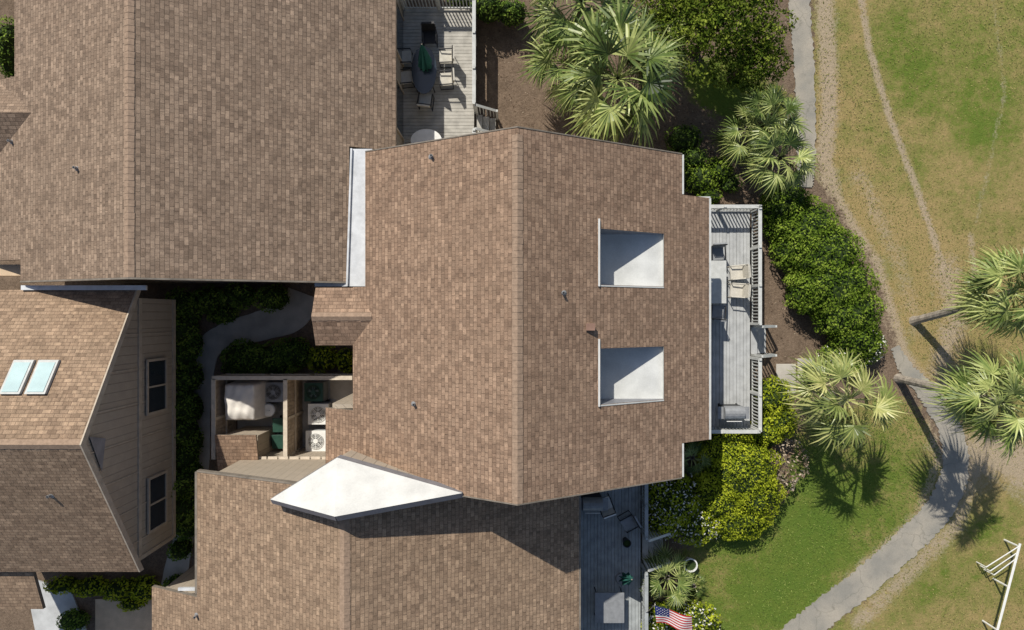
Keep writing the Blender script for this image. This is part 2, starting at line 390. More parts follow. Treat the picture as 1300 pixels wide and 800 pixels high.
b=MB(['siding','trim','glass','white'])
def gable_wall(b,xa,xb,y,zf,ridge,th=.15,mi=0,low=0):
    t=.2
    pts=[(xa,low),(xb,low),(xb,zf(xb)-t)]+([(ridge,zf(ridge)-t)] if xa<ridge<xb else [])+[(xa,zf(xa)-t)]
    A=[(x,y,z) for x,z in pts];B_=[(x,y+th,z) for x,z in pts]
    b.face(A,mi,[(x,z) for x,z in pts]); b.face(B_[::-1],mi,[(x,z) for x,z in pts[::-1]])
    for i in range(len(A)):
        j=(i+1)%len(A); b.face([A[i],B_[i],B_[j],A[j]],mi)
gable_wall(b,-4.75,5.5,5.1,zl,.16); gable_wall(b,-6.3,5.5,-5.25,zl,.16)
for (x,y0,y1) in ((5.5,3.9,5.1),(5.5,-5.1,-4.1),(6.5,-4.1,3.9),(-4.9,.8,5.1),(-5.3,-3.1,.8),(-6.3,-5.1,-3.1)):
    b.box(x,x+.14,y0,y1,0,zl(x+(.14 if x>0 else 0))-.22,0)
b.box(5.5,6.5,3.76,3.9,0,5.0,0); b.box(5.5,6.5,-4.1,-3.96,0,5.0,0); b.box(-6.16,-5.3,-3.24,-3.1,0,5.2,0)
for y in (-3.2,-1.2,.8,2.6):
    b.box(6.641,6.68,y,y+1.2,1.2,3.3,2); b.box(6.645,6.70,y-.06,y-.003,1.15,3.35,1); b.box(6.645,6.70,y+1.203,y+1.26,1.15,3.35,1)
b.done('walls',mh)
b=MB(['wellfloor','white','flash'])
for y0,y1 in WELL:
    zf=5.93; e=.004
    b.face([(wx0,y0,zf),(wx1,y0,zf),(wx1,y1,zf),(wx0,y1,zf)],0)
    b.face([(wx0+e,y0,zf),(wx0+e,y1,zf),(wx0+e,y1,zl(wx0)),(wx0+e,y0,zl(wx0))],1)
    b.face([(wx1-e,y1,zf),(wx1-e,y0,zf),(wx1-e,y0,zl(wx1)),(wx1-e,y1,zl(wx1))],1)
    for yy in (y0+e,y1-e):
        b.face([(wx0,yy,zf),(wx1,yy,zf),(wx1,yy,zl(wx1)),(wx0,yy,zl(wx0))],2)
    b.box(wx0-.07,wx0-.01,y0-.05,y1+.3,zl(wx0)-.1,zl(wx0)+.09,1)
    b.slab([(wx0,y0-.05,zl(wx0)+.02),(wx1,y0-.05,zl(wx1)+.02),(wx1,y0-.01,zl(wx1)+.02),(wx0,y0-.01,zl(wx0)+.02)],(1,0,0),.03,0,0)
b.done('roof_wells',mh)
A_=Vector(W(343,634,7.7));B2=Vector(W(428,581,7.35));C_=Vector(W(587,626,8.15));D_=Vector(W(425,656,9.0))
b=MB(['white','flash','siding'])
for tri in ((A_,D_,B2),(B2,D_,C_)): b.face(tri if (tri[1]-tri[0]).cross(tri[2]-tri[0]).z>0 else tri[::-1],0)
loop=[A_,D_,C_,B2]; cen=sum(loop,Vector())/4
for i in range(4):
    p,q=loop[i],loop[(i+1)%4]; k=.20 if i<2 else .0
    nrm=Vector(((q-p).y,-(q-p).x,0)).normalized()
    if nrm.dot((p+q)/2-cen)<0: nrm=-nrm
    o=nrm*k-Vector((0,0,k*1.2)); up=Vector((0,0,.003))
    b.face([p+up,q+up,q+o+up,p+o+up],1)
    dn=Vector((0,0,.45)); b.face([p+o+up,q+o+up,q+o-dn,p+o-dn],1)
    pi=cen+(p-cen)*.9;qi=cen+(q-cen)*.9; pi.z=p.z-.4; qi.z=q.z-.4; pb=pi.copy();qb=qi.copy();pb.z=4.5;qb.z=4.5
    b.face([pi,qi,qb,pb],2)
b.done('cricket_roof',mh)
zm=lambda x,y:zl(x)
for px,py,k in ((548,199,0),(715,372,0),(749,415,1),(526,513,0)): vent('plumbing_vent',px,py,zm,k,mh)

# house upper left
ha=empty('townhouse'); xr=-11.87; sA=.45
zA=lambda x:7.8-sA*abs(x-xr)
b=MB(['shG','fascia','cap'])
rr(b,xr,-5.7,1.17,17,zA); rr(b,-5.7,-4.17,5.9,17,zA)
rr(b,-16.8,xr,1.17,17,zA); rr(b,-17.1,-16.8,1.9,17,zA); rr(b,-20.5,-17.1,1.9,8.2,zA)
ridge_caps(b,(xr,1.17,7.8),(xr,13,7.8),.16,sA,2)
zr=5.83
b.slab([(-16.24,6.85,zr),(-20.5,6.85,zr),(-20.5,3.65,zr-1.92)],(1,0,0),.05)
b.slab([(-16.24,6.85,zr),(-20.5,6.85,zr),(-20.5,8.15,zr-.78),(-17.9,8.15,zr-.78+.03)],(1,0,0),.05)
b.done('roof',ha)
b=MB(['fascia','flashw','trim'])
for x0,x1 in ((-16.8,xr),(xr,-5.7)):
    b.slab([(x0,1.166,zA(x0)+.02),(x1,1.166,zA(x1)+.02),(x1,1.11,zA(x1)+.02),(x0,1.11,zA(x0)+.02)],(1,0,0),.24,0,0)
b.box(-16.9,-12.6,.86,1.02,5.32,5.42,1)
P=[(-5.72,1.0,5.1),(-4.86,1.0,5.1),(-4.86,5.78,5.16),(-5.55,5.78,5.16)]
b.slab(P,(0,1,0),.08,1,1); b.slab([(-5.77,1.0,5.2),(-5.71,1.0,5.2),(-5.54,5.78,5.26),(-5.60,5.78,5.26)],(0,1,0),.25,1,1)
b.box(-6.9,-5.2,1.0,1.14,4.95,5.05,1)
b.done('gutters',ha)
b=MB(['siding','trim','glass','stone'])
gable_wall(b,-16.5,-5.0,1.35,zA,xr)
b.box(-4.6,-4.46,5.7,16.5,0,4.3,0)
for y in (7.2,10.2):
    b.box(-4.459,-4.42,y,y+1.8,1.1,3.1,2); b.box(-4.458,-4.40,y-.08,y-.003,1.0,3.2,1); b.box(-4.458,-4.40,y+1.803,y+1.88,1.0,3.2,1)
b.box(-19,-17.2,1.4,1.8,4.2,4.6,3); b.box(-20.5,-17.15,16,16.2,0,5,0); b.box(-17.3,-17.15,8.3,16,0,5,0)
b.done('walls',ha)
vent('plumbing_vent',98,214,lambda x,y:zA(x),0,ha); vent('plumbing_vent',15,180,lambda x,y:zA(x),0,ha)

# house left
hb=empty('townhouse'); yr=-3.9; sB=.65; X1=-13.0
zB=lambda y:8.4-sB*abs(y-yr)
b=MB(['shT','fascia','cap'])
for ya in (.87,-8.95):
    b.slab([(X1,yr,8.4),(-21,yr,8.4),(-21,ya,zB(ya)),(X1,ya,zB(ya))],(1,0,0),.18)
ridge_caps(b,(-21,yr,8.4),(X1,yr,8.4),.15,sB,2)
b.slab([(-21,-8.9,4.9),(-16.9,-8.9,4.9),(-16.9,-10.6,4.3),(-21,-10.6,4.3)],(1,0,0),.15)
b.done('roof',hb)
b=MB(['siding','trim','glass','flash'])
xw=X1-.25; pts=[(.6,2.1),(.6,zB(.6)-.2),(yr,8.2),(-8.7,zB(-8.7)-.2),(-8.7,2.1)]
b.face([(xw,y,z) for y,z in pts][::-1],0,[(y+50,z) for y,z in pts][::-1])
b.face([(xw-.15,y,z) for y,z in pts],0)
b.face([(xw,.6,2.1),(xw,-8.7,2.1),(xw-.15,-8.7,2.1),(xw-.15,.6,2.1)],1)
b.box(-21,xw-.3,-8.6,.5,0,2.3,0); b.box(-21,xw-.15,-8.7,-8.55,2.1,zB(-8.7)-.22,0); b.box(-21,xw-.15,.45,.6,2.1,zB(.6)-.22,0)
y=-8.0
while y<.5:
    b.box(xw+.002,xw+.03,y-.025,y+.025,2.31,4.54,1); b.box(xw+.002,xw+.03,y-.025,y+.025,4.76,zB(y)-.24,1); y+=1.22
b.box(xw+.003,xw+.05,-8.7,.6,4.55,4.75,1); b.box(xw+.003,xw+.055,-8.7,.6,2.1,2.3,1)
b.box(xw+.003,xw+.06,-8.72,-8.58,2.3,zB(-8.7)-.22,1)
for y0,y1,z0,z1 in ((-3.55,-1.7,2.95,4.2),(-7.85,-6.0,2.95,4.1)):
    b.box(xw+.04,xw+.07,y0,y1,z0,z1,2)
    for a in ((y0-.09,y1+.09,z1,z1+.1),(y0-.09,y1+.09,z0-.1,z0),(y0-.09,y0,z0,z1),(y1,y1+.09,z0,z1),((y0+y1)/2-.03,(y0+y1)/2+.03,z0,z1)):
        b.box(xw+.05,xw+.11,*a,1)
P=[(xw+.06,y,z) for y,z in ((yr+.1,7.6),(yr-1.15,6.95),(yr-.1,6.75))]
b.face(P,3); b.face([(x_-.005,y_,z_) for x_,y_,z_ in P[::-1]],3)
for ya in (.87,-8.95):
    b.slab([(X1+.004,yr,8.42),(X1+.004,ya,zB(ya)+.02),(X1+.05,ya,zB(ya)+.02),(X1+.05,yr,8.42)],(0,1,0),.26,1,1)
b.done('walls',hb)
b=MB(['rail','sky_glass'])
for xa,xb in ((-16.05,-15.40),(-15.25,-14.60)):
    ya,yb=-1.45,-2.47; g=lambda x,y,h:(x,y,zB(y)+h)
    b.slab([g(xa,ya,.12),g(xb,ya,.12),g(xb,yb,.12),g(xa,yb,.12)],(1,0,0),.2,0,0)
    m=.07; b.slab([g(xa+m,ya-m,.14),g(xb-m,ya-m,.14),g(xb-m,yb+m,.14),g(xa+m,yb+m,.14)],(1,0,0),.015,1,0)
b.done('skylights',hb)
vent('plumbing_vent',65,629,lambda x,y:zB(y),0,hb)

# house lower
hc=empty('townhouse'); xc=-5.14; sC=.45
zC=lambda x:8-sC*abs(x-xc)
b=MB(['shT','fascia','cap'])
rr(b,xc,2.38,-17,-5.4,zC); rr(b,-10.83,xc,-17,-5.4,zC); rr(b,-12.86,-10.83,-17,-9.7,zC)
ridge_caps(b,(xc,-15,8),(xc,-5.4,8),.16,sC,2)
b.done('roof',hc)
b=MB(['fascia','flashw'])
b.slab([(-10.83,-5.396,zC(-10.83)+.02),(-6,-5.396,zC(-6)+.02),(-6,-5.34,zC(-6)+.02),(-10.83,-5.34,zC(-10.83)+.02)],(1,0,0),.24,0,0)
b.box(2.385,2.45,-17,-5.6,zC(2.38)-.16,zC(2.38)-.02,0)
b.box(-10.92,-10.835,-9.6,-5.4,zC(-10.83)-.16,zC(-10.83)-.03,0); b.box(-11.7,-10.9,-9.66,-9.56,4.9,5.0,1)
b.done('gutters',hc)
b=MB(['siding','trim','glass'])
gable_wall(b,-10.5,2.0,-5.75,zC,xc)
b.box(1.9,2.05,-16.8,-5.8,0,4.5,0); b.box(-10.5,-10.36,-9.9,-5.75,0,5.3,0); b.box(-12.6,-12.45,-16.8,-9.9,0,4.4,0); b.box(-12.45,-10.4,-10.0,-9.88,0,4.4,0)
for y in (-11.8,-8.6): b.box(2.06,2.09,y,y+1.8,1.1,3.1,2)
b.done('walls',hc)
vent('plumbing_vent',250,781,lambda x,y:zC(x),0,hc)

# ------------------------------------------------------------------ decks
def deck(name,x0,x1,y0,y1,z,along,mat):
    b=MB([mat,'wood','black']); w=.14; g=.012
    if along=='x':
        y=y0
        while y<y1-.01:
            b.box(x0,x1,y,min(y+w-g,y1),z-.04+random.uniform(-.003,.003),z+random.uniform(-.004,.004),0); y+=w
    else:
        x=x0
        while x<x1-.01:
            b.box(x,min(x+w-g,x1),y0,y1,z-.04+random.uniform(-.003,.003),z+random.uniform(-.004,.004),0); x+=w
    b.box(x0+.05,x1-.05,y0+.05,y1-.05,z-.28,z-.06,1)
    for x in np.linspace(x0+.2,x1-.2,3):
        for y in np.linspace(y0+.2,y1-.2,5): b.box(x-.07,x+.07,y-.07,y+.07,0,z-.28,1)
    return b.done(name)
def railing(name,segs,z,h=1.0,mat='rail',sp=.13):
    b=MB([mat])
    for (x0,y0,x1,y1) in segs:
        p=Vector((x0,y0,0));q=Vector((x1,y1,0));d=q-p;Ln=d.length;a=math.atan2(d.y,d.x)
        Mx=Matrix.Translation((x0,y0,z))@Matrix.Rotation(a,4,'Z')
        b.box(0,Ln,-.07,.07,h-.04,h,0,Mx); b.box(.05,Ln-.05,-.02,.02,h-.13,h-.045,0,Mx); b.box(.05,Ln-.05,-.02,.02,.08,.15,0,Mx)
        k=int(Ln/sp)
        for i in range(1,k): t=i*Ln/k; b.box(t-.019,t+.019,-.0215,.0215,.15,h-.13,0,Mx)
        m=max(1,round(Ln/1.6))
        for i in range(m+1): t=i*Ln/m; b.box(t-.05,t+.05,-.05,.05,-.3,h+.06,0,Mx)
    return b.done(name)
deck('wooden_deck',6.66,9.72,-4.62,4.3,1.0,'y','deckg')
railing('deck_railing',[(7.0,4.28,9.78,4.28),(9.78,4.22,9.78,-.35),(9.78,-1.75,9.78,-4.55),(9.72,-4.6,7.0,-4.6)],1.0)
def stairs(name,x,y0,y1,z,n,run=.3,mat='deckg',rails=True,sx=1):
    b=MB([mat,'rail']); r=z/(n+1)
    for i in range(n):
        zz=z-r*(i+1); xa=x+sx*run*i; xb=x+sx*run*(i+1)-.012*sx
        b.box(min(xa,xb),max(xa,xb),y0,y1,zz-.05,zz,0); b.box(min(xa,xb),min(xa,xb)+.03,y0+.05,y1-.05,max(0,zz-r),zz-.055,0)
    if rails:
        for y in (y0-.04,y1+.04):
            for i in (0,n):
                xx=x+sx*run*i+.05*sx; zt=z-r*i; b.box(xx-.045,xx+.045,y-.045,y+.045,0,zt+.95,1)
            x2=x+sx*run*n+.05*sx
            b.slab([(x+.05*sx,y-.05,z+.98),(x2,y-.05,r+.93),(x2,y+.05,r+.93),(x+.05*sx,y+.05,z+.98)],(1,0,0),.05,1,1)
            for k in range(1,n*2):
                t=k/(n*2); xx=x+.05*sx+(x2-x-.05*sx)*t; zt=z-r*n*t
                b.box(xx-.018,xx+.018,y-.018,y+.018,zt-.05,zt+.92,1)
    return b.done(name)
stairs('deck_stairs',9.85,-1.6,-.5,1.0,3,.27)
deck('wooden_deck',-4.44,-1.55,5.65,12.55,1.0,'x','deckb')
railing('deck_railing',[(-1.5,8.35,-1.5,12.55),(-1.5,5.8,-1.5,7.3),(-4.4,12.5,-1.55,12.5)],1.0,mat='rail')
stairs('deck_stairs',-1.48,7.4,8.25,1.0,3,.27,'deckb')
deck('wooden_deck',2.1,5.25,-14.5,-5.7,1.0,'y','deckd')
railing('deck_railing',[(5.3,-6.2,5.3,-8.8),(5.3,-10.2,5.3,-14.5)],1.0,mat='deckd')
stairs('deck_stairs',5.36,-10.05,-8.95,1.0,4,.25,'deckb')

# ------------------------------------------------------------------ furniture
def chair(x,y,z,rot,mf='black',ms='tan',name='patio_chair'):
    b=MB([mf,ms]); Mx=Matrix.Translation((x,y,z))@Matrix.Rotation(rot,4,'Z'); w=.27
    def T(p): return Mx@Vector(p)
    for sx in (-w,w):
        b.tube(T((sx,-.26,0)),T((sx,-.24,.62)),.016,mi=0,n=6); b.tube(T((sx,.26,0)),T((sx,.30,.98)),.016,mi=0,n=6)
        b.tube(T((sx,-.25,.62)),T((sx,.28,.66)),.026,mi=0,n=6); b.tube(T((sx,-.26,.02)),T((sx,.27,.02)),.016,mi=0,n=6)
    b.tube(T((-w,.30,.97)),T((w,.30,.97)),.018,mi=0,n=6); b.tube(T((-w,-.25,.4)),T((w,-.25,.4)),.016,mi=0,n=6)
    b.box(-w+.02,w-.02,-.26,.24,.40,.46,1,Mx)
    R=Mx@Matrix.Translation((0,.24,.46))@Matrix.Rotation(math.radians(-12),4,'X'); b.box(-w+.02,w-.02,-.02,.035,0,.52,1,R)
    return b.done(name)
def table(name,x,y,z,sx,sy,mat,leg='black',rnd=False,h=.74):
    b=MB([mat,leg])
    if rnd:
        n=28; A=[(x+sx*math.cos(2*math.pi*i/n),y+sy*math.sin(2*math.pi*i/n)) for i in range(n)]
        b.face([(p[0],p[1],z+h) for p in A],0); b.face([(p[0],p[1],z+h-.03) for p in A][::-1],0)
        for i in range(n):
            p,q=A[i],A[(i+1)%n]; b.face([(*p,z+h-.03),(*q,z+h-.03),(*q,z+h),(*p,z+h)],1)
    else:
        b.box(x-sx,x+sx,y-sy,y+sy,z+h-.035,z+h,0)
        b.box(x-sx+.05,x+sx-.05,y-sy+.05,y+sy-.05,z+h-.1,z+h-.04,1)
    k=.7 if rnd else .9
    for a in (-1,1):
        for c in (-1,1): b.tube((x+a*sx*k,y+c*sy*k,z),(x+a*sx*k*.95,y+c*sy*k*.95,z+h-.036),.02,mi=1,n=6)
    return b.done(name)
def umbrella(x,y,z,mat,h=2.3,lean=(0,0)):
    b=MB([mat,'wood','grey']); top=Vector((x+lean[0],y+lean[1],z+h)); base=Vector((x,y,z)); ax=(top-base)
    b.tube(base,top,.02,mi=1,n=8); b.tube((x,y,z),(x,y,z+.08),.24,.2,n=16,mi=2)
    rings=[(.30,.17),(.45,.24),(.65,.17),(.86,.09),(.99,.02)]; n=16; pr=None
    for t,r in rings:
        c=base+ax*t; R=[c+Vector((math.cos(a),math.sin(a),0))*(r*(1.25 if i%2 else .55)) for i,a in enumerate([2*math.pi*i/n for i in range(n)])]
        if pr:
            for i in range(n): j=(i+1)%n; b.face([pr[i],pr[j],R[j],R[i]],0)
        pr=R
    return b.done('patio_umbrella')
table('patio_table',-3.5,9.75,1.,.5,.95,'glass',rnd=True)
umbrella(-3.45,9.7,1.,'gcloth',2.2,(.05,.5))
for px,py,r in ((545,46,0),(566,72,-90),(566,100,-90),(540,127,180),(515,98,90),(514,72,90)):
    x,y,_=W(px,py,1.5); chair(x,y,1.,math.radians(r+random.uniform(-9,9)),'black','tan' if py!=46 else 'black')
x,y,_=W(541,178,1.75); table('patio_table',x,y,1.,.62,.45,'wplast','wplast',rnd=True)
x,y,_=W(912,358,1.75); table('patio_table',x,y,1.,.32,.85,'rail','rail')
for px,py,r in ((936,346,-85),(936,369,-94)):
    x,y,_=W(px,py,1.5); chair(x,y,1.,math.radians(r),'tan','tan')
for px,py,r in ((911,322,4),(911,396,175)):
    x,y,_=W(px,py,1.5); chair(x,y,1.,math.radians(r),'black','grey')
def grill(x,y,z,rot,body='grey',name='gas_grill'):
    b=MB([body,'black','wplast']); Mx=Matrix.Translation((x,y,z))@Matrix.Rotation(rot,4,'Z')
    b.box(-.38,.38,-.25,.25,.1,.8,1,Mx); b.box(-.62,-.40,-.24,.24,.8,.84,0,Mx); b.box(.40,.62,-.24,.24,.8,.84,0,Mx)
    n=8; pr=None
    for i in range(n+1):
        a=math.pi*i/n; p=(-.27*math.cos(a),.8+.27*math.sin(a))
        if pr: b.face([Mx@Vector(q) for q in ((-.39,pr[0],pr[1]),(-.39,p[0],p[1]),(.39,p[0],p[1]),(.39,pr[0],pr[1]))],0)
        pr=p
    for sx in (-.39,.39): b.face([Mx@Vector((sx,-.27*math.cos(math.pi*i/n),.8+.27*math.sin(math.pi*i/n))) for i in range(n+1)],0)
    b.tube(Mx@Vector((-.3,-.33,.92)),Mx@Vector((.3,-.33,.92)),.016,mi=2,n=6)
    for sx in (-.35,.35): b.tube(Mx@Vector((sx-.03,.2,.08)),Mx@Vector((sx+.03,.2,.08)),.08,mi=1,n=12)
    return b.done(name)
x,y,_=W(931,524,1.8); grill(x,y,1.,0)
x,y,_=W(752,640,1.8); grill(x,y,1.,0,'grey')
x,y,_=W(774,772,1.75); table('patio_table',x,y,1.,.58,.6,'grey')
umbrella(4.45,-10.75,1.,'gcloth',2.1,(.08,.75))
x,y,_=W(797,663,1.4); chair(x,y,1.,math.radians(-60),'black','grey')
x,y,_=W(768,640,1.4); chair(x,y,1.,math.radians(200),'black','wplast')
def pot(px,py,z,r,mat,h=.45):
    x,y,_=W(px,py,z+h); b=MB([mat,'core']); n=18
    prof=[(.7,0),(.95,h*.7),(1.,h*.9),(1.08,h*.92),(1.08,h),(.9,h),(.88,h*.85)]
    for k in range(len(prof)-1):
        for i in range(n):
            a=2*math.pi*i/n;c=2*math.pi*(i+1)/n;(r0,z0),(r1,z1)=prof[k],prof[k+1]
            b.face([(x+r*r0*math.cos(a),y+r*r0*math.sin(a),z+z0),(x+r*r0*math.cos(c),y+r*r0*math.sin(c),z+z0),(x+r*r1*math.cos(c),y+r*r1*math.sin(c),z+z1),(x+r*r1*math.cos(a),y+r*r1*math.sin(a),z+z1)],0)
    b.face([(x+r*.88*math.cos(2*math.pi*i/n),y+r*.88*math.sin(2*math.pi*i/n),z+h*.85) for i in range(n)],1)
    b.done('plant_pot')
pot(877,718,0,.27,'wplast',.5); pot(796,690,1,.16,'black')

# ------------------------------------------------------------------ service yard
b=MB(['fencew','fenced']); ft=2.2
def fence(b,x0,y0,x1,y1,h=ft):
    p=Vector((x0,y0,0));q=Vector((x1,y1,0));d=q-p;Ln=d.length;Mx=Matrix.Translation(p)@Matrix.Rotation(math.atan2(d.y,d.x),4,'Z')
    b.box(-.05,Ln+.05,-.08,.08,h-.04,h,0,Mx); n=int(Ln/.15)
    for i in range(n): t=i*Ln/n; b.box(t+.006,t+Ln/n-.006,-.02,.02,.05,h-.045,1,Mx)
    b.box(0,Ln,.022,.06,h*.45,h*.45+.1,0,Mx); b.box(0,Ln,-.06,-.022,h*.45,h*.45+.1,0,Mx)
    for i in range(max(2,int(Ln/1.5)+1)):
        t=i*Ln/(max(2,int(Ln/1.5)+1)-1); b.box(t-.05,t+.05,-.06,.06,0,h-.05,0,Mx)
fence(b,-11.68,-2.46,-6.3,-2.46); fence(b,-11.68,-2.55,-11.68,-5.6); fence(b,-8.87,-2.55,-8.87,-5.6)
for i in range(7):
    x=-9.9+i*.42; b.box(x,x+.36,-6.2,-5.5,2.35+.002*i,2.39+.002*i,0)
b.done('wooden_fence')
b=MB(['conc']); b.box(-11.6,-6.2,-6.5,-2.5,0,.03); b.done('service_yard_floor')
b=MB(['shM','fascia','siding'])
x0,y0,_=W(276,598,2.5);x1,y1,_=W(328,551,2.5)
b.slab([(x0,y1,2.75),(x1,y1,2.75),(x1,y0,2.45),(x0,y0,2.45)],(1,0,0),.1); b.box(x0+.1,x1-.1,y0+.1,y1-.1,0,2.3,2)
b.done('storage_shed')
def covered(x0,x1,y0,y1,h,mat,name):
    import bmesh
    bm=bmesh.new(); n=20; g=[[None]*(n+1) for _ in range(n+1)]
    for i in range(n+1):
        for j in range(n+1):
            u,v=i/n*2-1,j/n*2-1; e=max(abs(u),abs(v))
            z=h*(1-.10*(e**4))+.035*math.sin(u*6+v*3)+.02*math.sin(v*9)+.02*math.sin(u*11-v*4)
            if e>.99: z=.05
            uu=u*(.93 if e<.99 else 1);vv=v*(.93 if e<.99 else 1)
            g[i][j]=bm.verts.new(((x0+x1)/2+uu*(x1-x0)/2,(y0+y1)/2+vv*(y1-y0)/2,z))
    for i in range(n):
        for j in range(n): bm.faces.new((g[i][j],g[i+1][j],g[i+1][j+1],g[i][j+1]))
    me=bpy.data.meshes.new(name); bm.to_mesh(me); bm.free(); me.materials.append(M[mat])
    me.polygons.foreach_set('use_smooth',[True]*len(me.polygons))
    o=bpy.data.objects.new(name,me); sc.collection.objects.link(o); return o
covered(-11.5,-10.1,-4.3,-2.65,1.95,'tarp','covered_hot_tub')
def ac(px,py,mat,h=.85,s=.42):
    x,y,_=W(px,py,h); b=MB([mat,'black','grey'])
    b.box(x-s,x+s,y-s,y+s,.05,h,0)
    for i in range(8):
        z=.12+i*(h-.2)/8; b.box(x-s-.012,x+s+.012,y-s-.012,y+s+.012,z,z+.03,2)
    n=24;r=s*.74
    b.face([(x+r*math.cos(2*math.pi*i/n),y+r*math.sin(2*math.pi*i/n),h+.004) for i in range(n)],1)
    for k in range(5):
        a=2*math.pi*k/5; b.face([(x+.05*math.cos(a),y+.05*math.sin(a),h+.012),(x+r*.8*math.cos(a),y+r*.8*math.sin(a),h+.012),(x+r*.8*math.cos(a+.55),y+r*.8*math.sin(a+.55),h+.025),(x+.05*math.cos(a+.9),y+.05*math.sin(a+.9),h+.02)],2)
    for q in (.3,.5,.7,.88,1.02):
        for i in range(n):
            a=2*math.pi*i/n;c=2*math.pi*(i+1)/n; b.tube((x+r*q*math.cos(a),y+r*q*math.sin(a),h+.04),(x+r*q*math.cos(c),y+r*q*math.sin(c),h+.04),.012,n=4,mi=0,cap=False)
    for k in range(8):
        a=2*math.pi*k/8; b.tube((x,y,h+.045),(x+r*1.02*math.cos(a),y+r*1.02*math.sin(a),h+.03),.012,n=4,mi=0)
    b.tube((x,y,h+.01),(x,y,h+.06),.10,n=12,mi=0)
    b.box(x-s-.1,x+s+.1,y-s-.1,y+s+.1,.031,.049,2)
    b.done('air_conditioner_unit')
ac(347,498,'grey',.8,.4); ac(404,526,'wplast'); ac(401,560,'wplast'); ac(398,498,'gplast',.8,.38)
def bin_(px,py,mat,s=.27,h=1.0,rnd=False):
    x,y,_=W(px,py,h); b=MB([mat,'black'])
    if rnd:
        b.tube((x,y,.03),(x,y,h),s*.8,s,n=20); b.tube((x,y,h),(x,y,h+.05),s*1.06,s*.9,n=20)
        b.tube((x-.06,y,h+.05),(x+.06,y,h+.07),.02,n=6)
    else:
        A=[(x-s*.8,y-s*.8),(x+s*.8,y-s*.8),(x+s*.8,y+s*.8),(x-s*.8,y+s*.8)];B_=[(x-s,y-s),(x+s,y-s),(x+s,y+s*1.1),(x-s,y+s*1.1)]
        for i in range(4): j=(i+1)%4; b.face([(*A[i],.05),(*A[j],.05),(*B_[j],h),(*B_[i],h)],0)
        b.slab([(x-s-.03,y-s-.04,h+.03),(x+s+.03,y-s-.04,h+.03),(x+s+.03,y+s*1.1+.03,h+.09),(x-s-.03,y+s*1.1+.03,h+.09)],(1,0,0),.05,0,0)
        b.tube((x-s,y+s*1.15,h),(x+s,y+s*1.15,h),.02,n=6,mi=1)
        for sx in (-s,s): b.tube((x+sx-.03,y+s*.8,.1),(x+sx+.03,y+s*.8,.1),.1,n=12,mi=1)
    b.done('trash_bin',bevel=.015 if not rnd else 0)
bin_(341,521,'wplast',.26,.8,True); bin_(355,540,'gplast',.24); bin_(354,561,'gplast',.24)

b=MB(['stone','ledge'])
b.box(-17.6,-15.2,-15,-12.0,0,.06,0); b.slab([(-20.6,-11.0,.07),(-20.0,-14,.07),(-17.7,-14,.07),(-18.6,-11.7,.07)],(1,0,0),.07,1,1)
b.done('patio')
b=MB(['wplast'])
def beam(p,q,w=.09): b.tube(Vector(p),Vector(q),w/2,n=6)
beam(W(1295,690,.9),W(1263,812,.9),.10)
for i in range(3):
    a=W(1252+5*i,720+5*i,.6); c=W(1293-2*i,694+8*i,.93); beam(a,c,.045)
    beam(a,(a[0],a[1],0),.05)
for px,py in ((1266,800),(1280,745),(1294,694)):
    a=W(px,py,.87); beam(a,(a[0],a[1],0),.08)
b.done('white_timber_frame')
# flag on an angled pole fixed to the deck rail
fl=empty('flag'); b=MB(['red','wplast','blue']); o=Vector(W(831,769,3.1)); ux=Vector((1.40,-.40,.0)); uy=Vector((.10,-.72,-.22))
nx_,ny_=20,13
def fp(i,j):
    s,t=i/nx_,j/ny_; return o+ux*s+uy*t+Vector((0,0,.07*math.sin(s*9+t*2)))+Vector((0,.04*math.sin(s*7),0))
for j in range(ny_):
    for i in range(nx_):
        mi=2 if (i<8 and j<7) else (0 if j%2==0 else 1); b.face([fp(i,j),fp(i,j+1),fp(i+1,j+1),fp(i+1,j)],mi)
for i in range(1,8):
    for j in range(1,7):
        if (i+j)%2==0: p=fp(i,j)+Vector((0,0,.012)); b.face([p+Vector((-.016,0,0)),p+Vector((0,-.016,0)),p+Vector((.016,0,0)),p+Vector((0,.016,0))],1)
b.done('cloth',fl); b=MB(['wood']); pe=o+Vector((-.02,.05,.08)); pb=Vector((5.3,o.y-1.0,1.6)); b.tube(pb,pe,.015,n=6); b.done('pole',fl)

